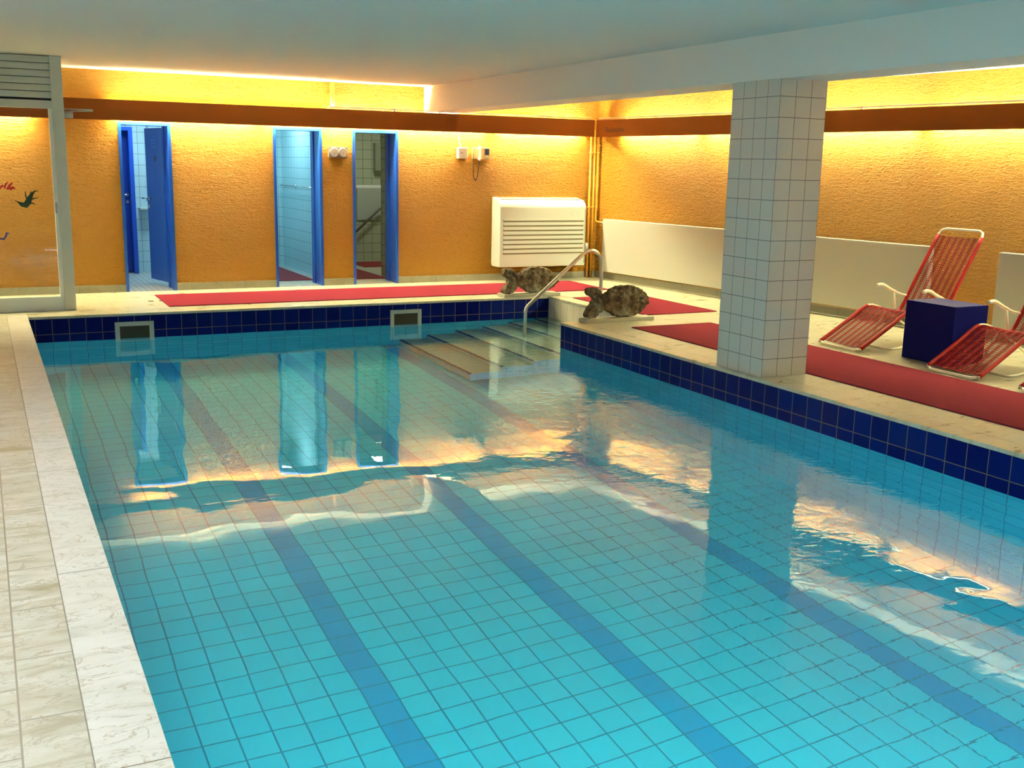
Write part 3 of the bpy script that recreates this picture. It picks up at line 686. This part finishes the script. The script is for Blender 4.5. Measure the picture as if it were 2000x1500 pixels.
b = MB(); b.box(33.6 * T, 38.5 * T, -.08 * T, 1.3 * T, .001, SLT, bev=.003); tag(b.build('sculpture_plinth', MSLAB), 'thin grey stone slab under the far fish at the pool corner', 'slab')
fish(f1, 0, (33.75 * T, .65 * T, SLT), 4.75 * T, 1.95 * T, 'rough brown fish sculpture on the far pool edge, behind the handrail', 3)
b = MB(); b.box(32.75 * T, 38.0 * T, -14.0 * T, -12.95 * T, .001, SLT, bev=.003); tag(b.build('sculpture_plinth', MSLAB), 'thin grey stone slab under the near fish on the right deck', 'slab')
fish(f2, 0, (33.05 * T, -13.4 * T, SLT), 4.7 * T, 2.0 * T, 'rough brown fish sculpture on the right deck, nearest the camera', 8)

# ------------------------------------------------------------------ blue box table
b = MB(); b.box(43.15 * T, 45.65 * T, -34.1 * T, -30.8 * T, .002, 3.2 * T, bev=.004); tag(b.build('box_table', MBOXB), 'dark blue cube side table between the two red loungers', 'table')

# ------------------------------------------------------------------ loungers
def lounger():
    e = thing('sun_lounger', 'x', 'sun lounger', group='red cord sun loungers')
    hw = 1.6 * T; r = .0125
    prof = [(0.0, .18), (.35, .32), (2.3, 1.42), (3.2, 1.98), (3.75, 2.2), (4.4, 2.12), (5.5, 1.72), (6.1, 1.72), (6.55, 2.1), (7.6, 3.95), (9.0, 6.35)]
    pr = smooth_path([(x * T, 0, z * T) for x, z in prof], 6)
    side = lambda s, p: Vector((p.x, s * hw, p.z))
    L = [side(1, p) for p in pr]; Rr = [side(-1, p) for p in pr]
    # one closed frame loop with rounded corners
    loop = [Vector((0, hw, .18 * T))] + L[1:] + Rr[::-1][:-1] + [Vector((0, -hw, .18 * T))]
    top0 = L[-1]; topd = (L[-1] - L[-3]).normalized() * .07
    loop = [Vector((-.0, hw - .05, .15 * T)), Vector((.05, hw, .2 * T))] + L[4:] + [L[-1] + topd * .7 + Vector((0, -.015, 0)), L[-1] + topd + Vector((0, -.06, 0)), Rr[-1] + topd + Vector((0, .06, 0)), Rr[-1] + topd * .7 + Vector((0, .015, 0))] + Rr[::-1][:-4] + [Vector((.05, -hw, .2 * T)), Vector((-.0, -hw + .05, .15 * T))]
    b = MB(); b.tube(loop, r, 10, closed=True); b.build('frame', MCREAMTUBE, e)
    for s, LL in ((1, L), (-1, Rr)):
        for a, c in ((5, 24), (34, len(LL))):
            b = MB(); b.tube(LL[a:c], r + .0055, 10); b.build('rail_wrapping', MRED, e)
        # armrest
        b = MB(); y = s * (hw + .03)
        b.tube(smooth_path([(6.9 * T, s * hw, 2.65 * T), (6.4 * T, y, 2.78 * T), (5.6 * T, y, 3.08 * T), (4.95 * T, y, 3.38 * T), (4.45 * T, y, 3.36 * T)], 5), [.012] * 8 + [.016] * 13, 10)
        b.build('armrest', MCREAMTUBE, e)
        b = MB(); b.tube(fillet([(5.9 * T, y, 2.95 * T), (6.05 * T, s * (hw + .02), 1.9 * T), (3.9 * T, s * (hw + .02), .085 * T)][:2] + [(4.2 * T, s * (hw + .02), .95 * T)][:0], .05), .010, 8); b.build('arm_support', MCREAMTUBE, e)
    # front leg loop with runner on the floor
    y = hw - .03
    pts = [(5.0 * T, y, 1.86 * T), (4.35 * T, y, .9 * T), (4.0 * T, y, .2 * T), (3.2 * T, y, .078 * T), (2.6 * T, y, .078 * T), (2.6 * T, -y, .078 * T), (3.2 * T, -y, .078 * T), (4.0 * T, -y, .2 * T), (4.35 * T, -y, .9 * T), (5.0 * T, -y, 1.86 * T)]
    b = MB(); b.tube(fillet(pts, .06), .011, 8); b.build('leg', MCREAMTUBE, e)
    pts = [(5.2 * T, y, 1.75 * T), (6.9 * T, y, .8 * T), (7.9 * T, y, .078 * T), (7.9 * T, -y, .078 * T), (6.9 * T, -y, .8 * T), (5.2 * T, -y, 1.75 * T)]
    b = MB(); b.tube(fillet(pts, .08), .011, 8); b.build('leg', MCREAMTUBE, e)
    # cords across: closely spaced strands, real gaps between them
    tot = [0]
    for p, q in zip(pr, pr[1:]): tot.append(tot[-1] + (q - p).length)
    def at(s):
        for i in range(len(tot) - 1):
            if tot[i + 1] >= s: t = (s - tot[i]) / (tot[i + 1] - tot[i]); return pr[i].lerp(pr[i + 1], t), (pr[i + 1] - pr[i]).normalized()
        return pr[-1], (pr[-1] - pr[-2]).normalized()
    b = MB(); s = .06; seg = 14; i = 0
    while s < tot[-1]:
        p, t = at(s); nn = Vector((-t.z, 0, t.x)); pts = []
        sag = .010
        for j in range(seg + 1):
            y = -hw + 2 * hw * j / seg; q = j / seg
            wob = .0016 * math.sin(j * 3.0 + i * math.pi)
            pts.append(p - nn * sag * math.sin(math.pi * q) + Vector((0, y, 0)) + t * wob)
        b.tube(pts, .0034, 4, cap=False); s += .0118; i += 1
    # lengthwise stiffening cords
    for yy in (-.72, -.43, -.14, .14, .43, .72):
        pts = [at(.06 + (tot[-1] - .07) * j / 60) for j in range(61)]
        for dy in (-.009, .009): b.tube([p - Vector((-t.z, 0, t.x)) * (.010 * math.cos(yy * 1.4)) + Vector((0, yy * hw + dy, 0)) for p, t in pts], .0042, 4, cap=False)
    b.build('cord_webbing', MRED, e)
    return e
def copy_tree(o, parent=None):
    c = o.copy(); COL.objects.link(c); c.parent = parent
    for ch in o.children: copy_tree(ch, c)
    return c
lg = lounger(); lg.location = (41.55 * T, -27.5 * T, 0); lg['label'] = 'red cord sun lounger on cream frame, between the pillar and the blue box'
for (x, y, lab) in ((41.15, -35.9, 'red cord sun lounger right of the blue box, its back cut by the frame'), (41.0, -41.6, 'red cord sun lounger at the right frame edge, only its foot end visible')):
    c = copy_tree(lg); c.location = (x * T, y * T, 0); c['label'] = lab

# ------------------------------------------------------------------ glazed partition at the left
YP = 2.65 * T; D2 = .5 * T
e = thing('glazed_partition', 'off-white framed glass partition with stickers at the left edge', 'partition', (0, YP, 0))
b = MB(); b.box(2.5 * T, 3.2 * T, 0, 1.9 * T, .001, ZC - .001, bev=.004); b.build('post', MFRAME, e)
b = MB(); b.box(-14 * T, 2.5 * T, .1 * T, .8 * T, .001, .92 * T); b.build('plinth', mat('pale_plinth', (.70, .74, .66), .4), e)
b = MB(); b.box(-14 * T, 2.5 * T, .05 * T, .55 * T, 12.98 * T, 13.6 * T - .02); b.build('transom', MFRAME, e)
for i in range(6):
    z = 13.62 + i * .435; b = MB(); b.box(-14 * T, 2.5 * T, .1 * T, .5 * T, z * T, (z + .39) * T); b.build('louvre', MFRAME, e)
b = MB(); b.box(-14 * T, 2.5 * T, .5 * T, .55 * T, 13.5 * T, ZC - .002); b.build('backing', MDARK, e)
b = MB(); b.box(2.28 * T, 2.5 * T, .2 * T, .75 * T, .92 * T, 12.98 * T); b.build('door_stile', mat('stile_pale', (.80, .80, .70), .4), e)
b = MB(); b.box(2.3 * T, 2.45 * T, .14 * T, .2 * T, 6.35 * T, 7.05 * T); b.build('latch', MGREY, e)
MGL = bpy.data.materials.new('glass'); MGL.use_nodes = True; nt = MGL.node_tree; nt.nodes.remove(nt.nodes['Principled BSDF'])
tr = nt.nodes.new('ShaderNodeBsdfTransparent'); tr.inputs[0].default_value = (.93, .95, .93, 1); gg = nt.nodes.new('ShaderNodeBsdfGlossy'); gg.inputs['Roughness'].default_value = .02
fr = nt.nodes.new('ShaderNodeFresnel'); fr.inputs[0].default_value = 1.5; mx = nt.nodes.new('ShaderNodeMixShader'); ml = nt.nodes.new('ShaderNodeMath'); ml.operation = 'MULTIPLY'; ml.inputs[1].default_value = 1.0
nt.links.new(fr.outputs[0], ml.inputs[0]); nt.links.new(ml.outputs[0], mx.inputs[0]); nt.links.new(tr.outputs[0], mx.inputs[1]); nt.links.new(gg.outputs[0], mx.inputs[2]); nt.links.new(mx.outputs[0], nt.nodes['Material Output'].inputs[0])
b = MB(); b.face([(-14 * T, .45 * T, .92 * T), (2.28 * T, .45 * T, .92 * T), (2.28 * T, .45 * T, 12.98 * T), (-14 * T, .45 * T, 12.98 * T)]); b.build('glass_pane', MGL, e)
b = MB(); b.tube([(3.2 * T, .5 * T, 12.65 * T), (3.75 * T, .5 * T, 12.65 * T)], .035, 10); b.tube(fillet([(3.2 * T, .4 * T, 13.0 * T), (4.9 * T, .3 * T, 13.0 * T), (4.95 * T, .3 * T, 12.93 * T), (3.3 * T, .45 * T, 12.86 * T)], .01), .006, 8); b.build('door_closer', MGREY, e)
def blob(name, polys, m, label):
    b = MB()
    for pl in polys: b.tube([(x * T, YP + .42 * T, z * T) for x, z in pl[0]], [q * T for q in pl[1]], 8)
    for v in b.bm.verts: v.co.y = YP + .43 * T + (v.co.y - YP - .42 * T) * .03
    return tag(b.build(name, m), label, 'sticker')
MGRN = mat('green_black', (.03, .07, .015), .5); MGRN2 = mat('dark_green', (.02, .04, .03), .5)
blob('gecko_sticker', [([(.1, 7.1), (.35, 6.9), (.55, 6.85), (.75, 7.1), (.85, 7.35), (1.0, 7.6), (1.15, 7.75), (1.35, 7.8)], [.03, .13, .19, .2, .15, .09, .05, .02]),
    ([(.7, 7.2), (.6, 7.5), (.62, 7.75)], [.05, .04, .03]), ([(.85, 7.4), (.95, 7.75)], [.04, .03]), ([(.8, 7.2), (1.1, 7.3), (1.35, 7.35)], [.05, .04, .02]), ([(.7, 6.95), (1.0, 7.0), (1.15, 6.9)], [.05, .04, .02]), ([(.35, 6.95), (.1, 7.1), (-.05, 7.15)], [.06, .03, .02])], MGRN, 'dark green gecko sticker on the glass partition')
blob('coral_sticker', [([(-.6, 7.9), (-.5, 8.2), (-.35, 8.35)], [.05, .06, .03]), ([(-.45, 7.85), (-.25, 8.15), (-.1, 8.3)], [.07, .08, .04]), ([(-.3, 7.85), (-.1, 8.0), (.02, 7.9)], [.08, .09, .05]), ([(-1.0, 7.8), (-.7, 8.1), (-.55, 8.0)], [.07, .07, .06])], mat('sticker_red', (.7, .03, .02), .5), 'small red coral sticker on the glass at the left edge')
blob('seahorse_sticker', [([(-1.1, 4.75), (-.85, 4.7), (-.72, 4.9), (-.66, 5.1), (-.5, 5.05)], [.05, .06, .06, .07, .03])], mat('sticker_blue', (.03, .05, .25), .5), 'small dark blue curved sticker low on the glass, left edge')

# floor drain by the left door
b = MB()
for i in range(2): b.box((8.2 + i * .75) * T, (8.55 + i * .75) * T, 5.55 * T, 6.1 * T, .001, .003)
tag(b.build('floor_drain', mat('drain_grey', (.12, .12, .08), .6)), 'small dark floor drain slots in front of the left door', 'drain')

# ceiling luminaires over the left walkway (out of frame, where the lamp light comes from)
e = thing('ceiling_luminaire', 'long white ceiling luminaire above the left walkway', 'lamp', (-.62, -7.9, ZC))
b = MB(); b.box(-.10, .10, -3.25, 3.25, -.205, -.185, bev=.005); b.build('housing', MWHITE, e)
for y in (-3, 0, 3):
    b = MB(); b.box(-.01, .01, y - .01, y + .01, -.186, -.001); b.build('hanger', MGREY, e)
for x, y, L, lab in ((1.9, -9.6, 1.65, 'long white ceiling luminaire added unseen across the pool to brighten it'),):  # housing added to go with the overhead pool fill
    e = thing('ceiling_luminaire', lab, 'lamp', (x, y, ZC))
    b = MB(); b.box(-L, L, -.11, .11, -.07, -.001, bev=.01); b.build('housing', MWHITE, e)

for x in (1.0, 2.9):  # fittings added for the underwater fill, out of frame
    e = thing('added_underwater_lamp', 'unseen round steel underwater lamp added in the near pool wall, ' + ('left' if x < 2 else 'right') + ' one of two', 'lamp', (x, YNEAR, -1.05))
    b = MB(); b.tube([(.22 * math.cos(a), .02, .22 * math.sin(a)) for a in [i * math.pi / 12 for i in range(24)]], .02, 8, closed=True); b.build('ring', MSTEEL, e)
    b = MB(); b.disc((0, .002, 0), .2, (0, 1, 0), .012); b.build('lens', MWHITE, e)
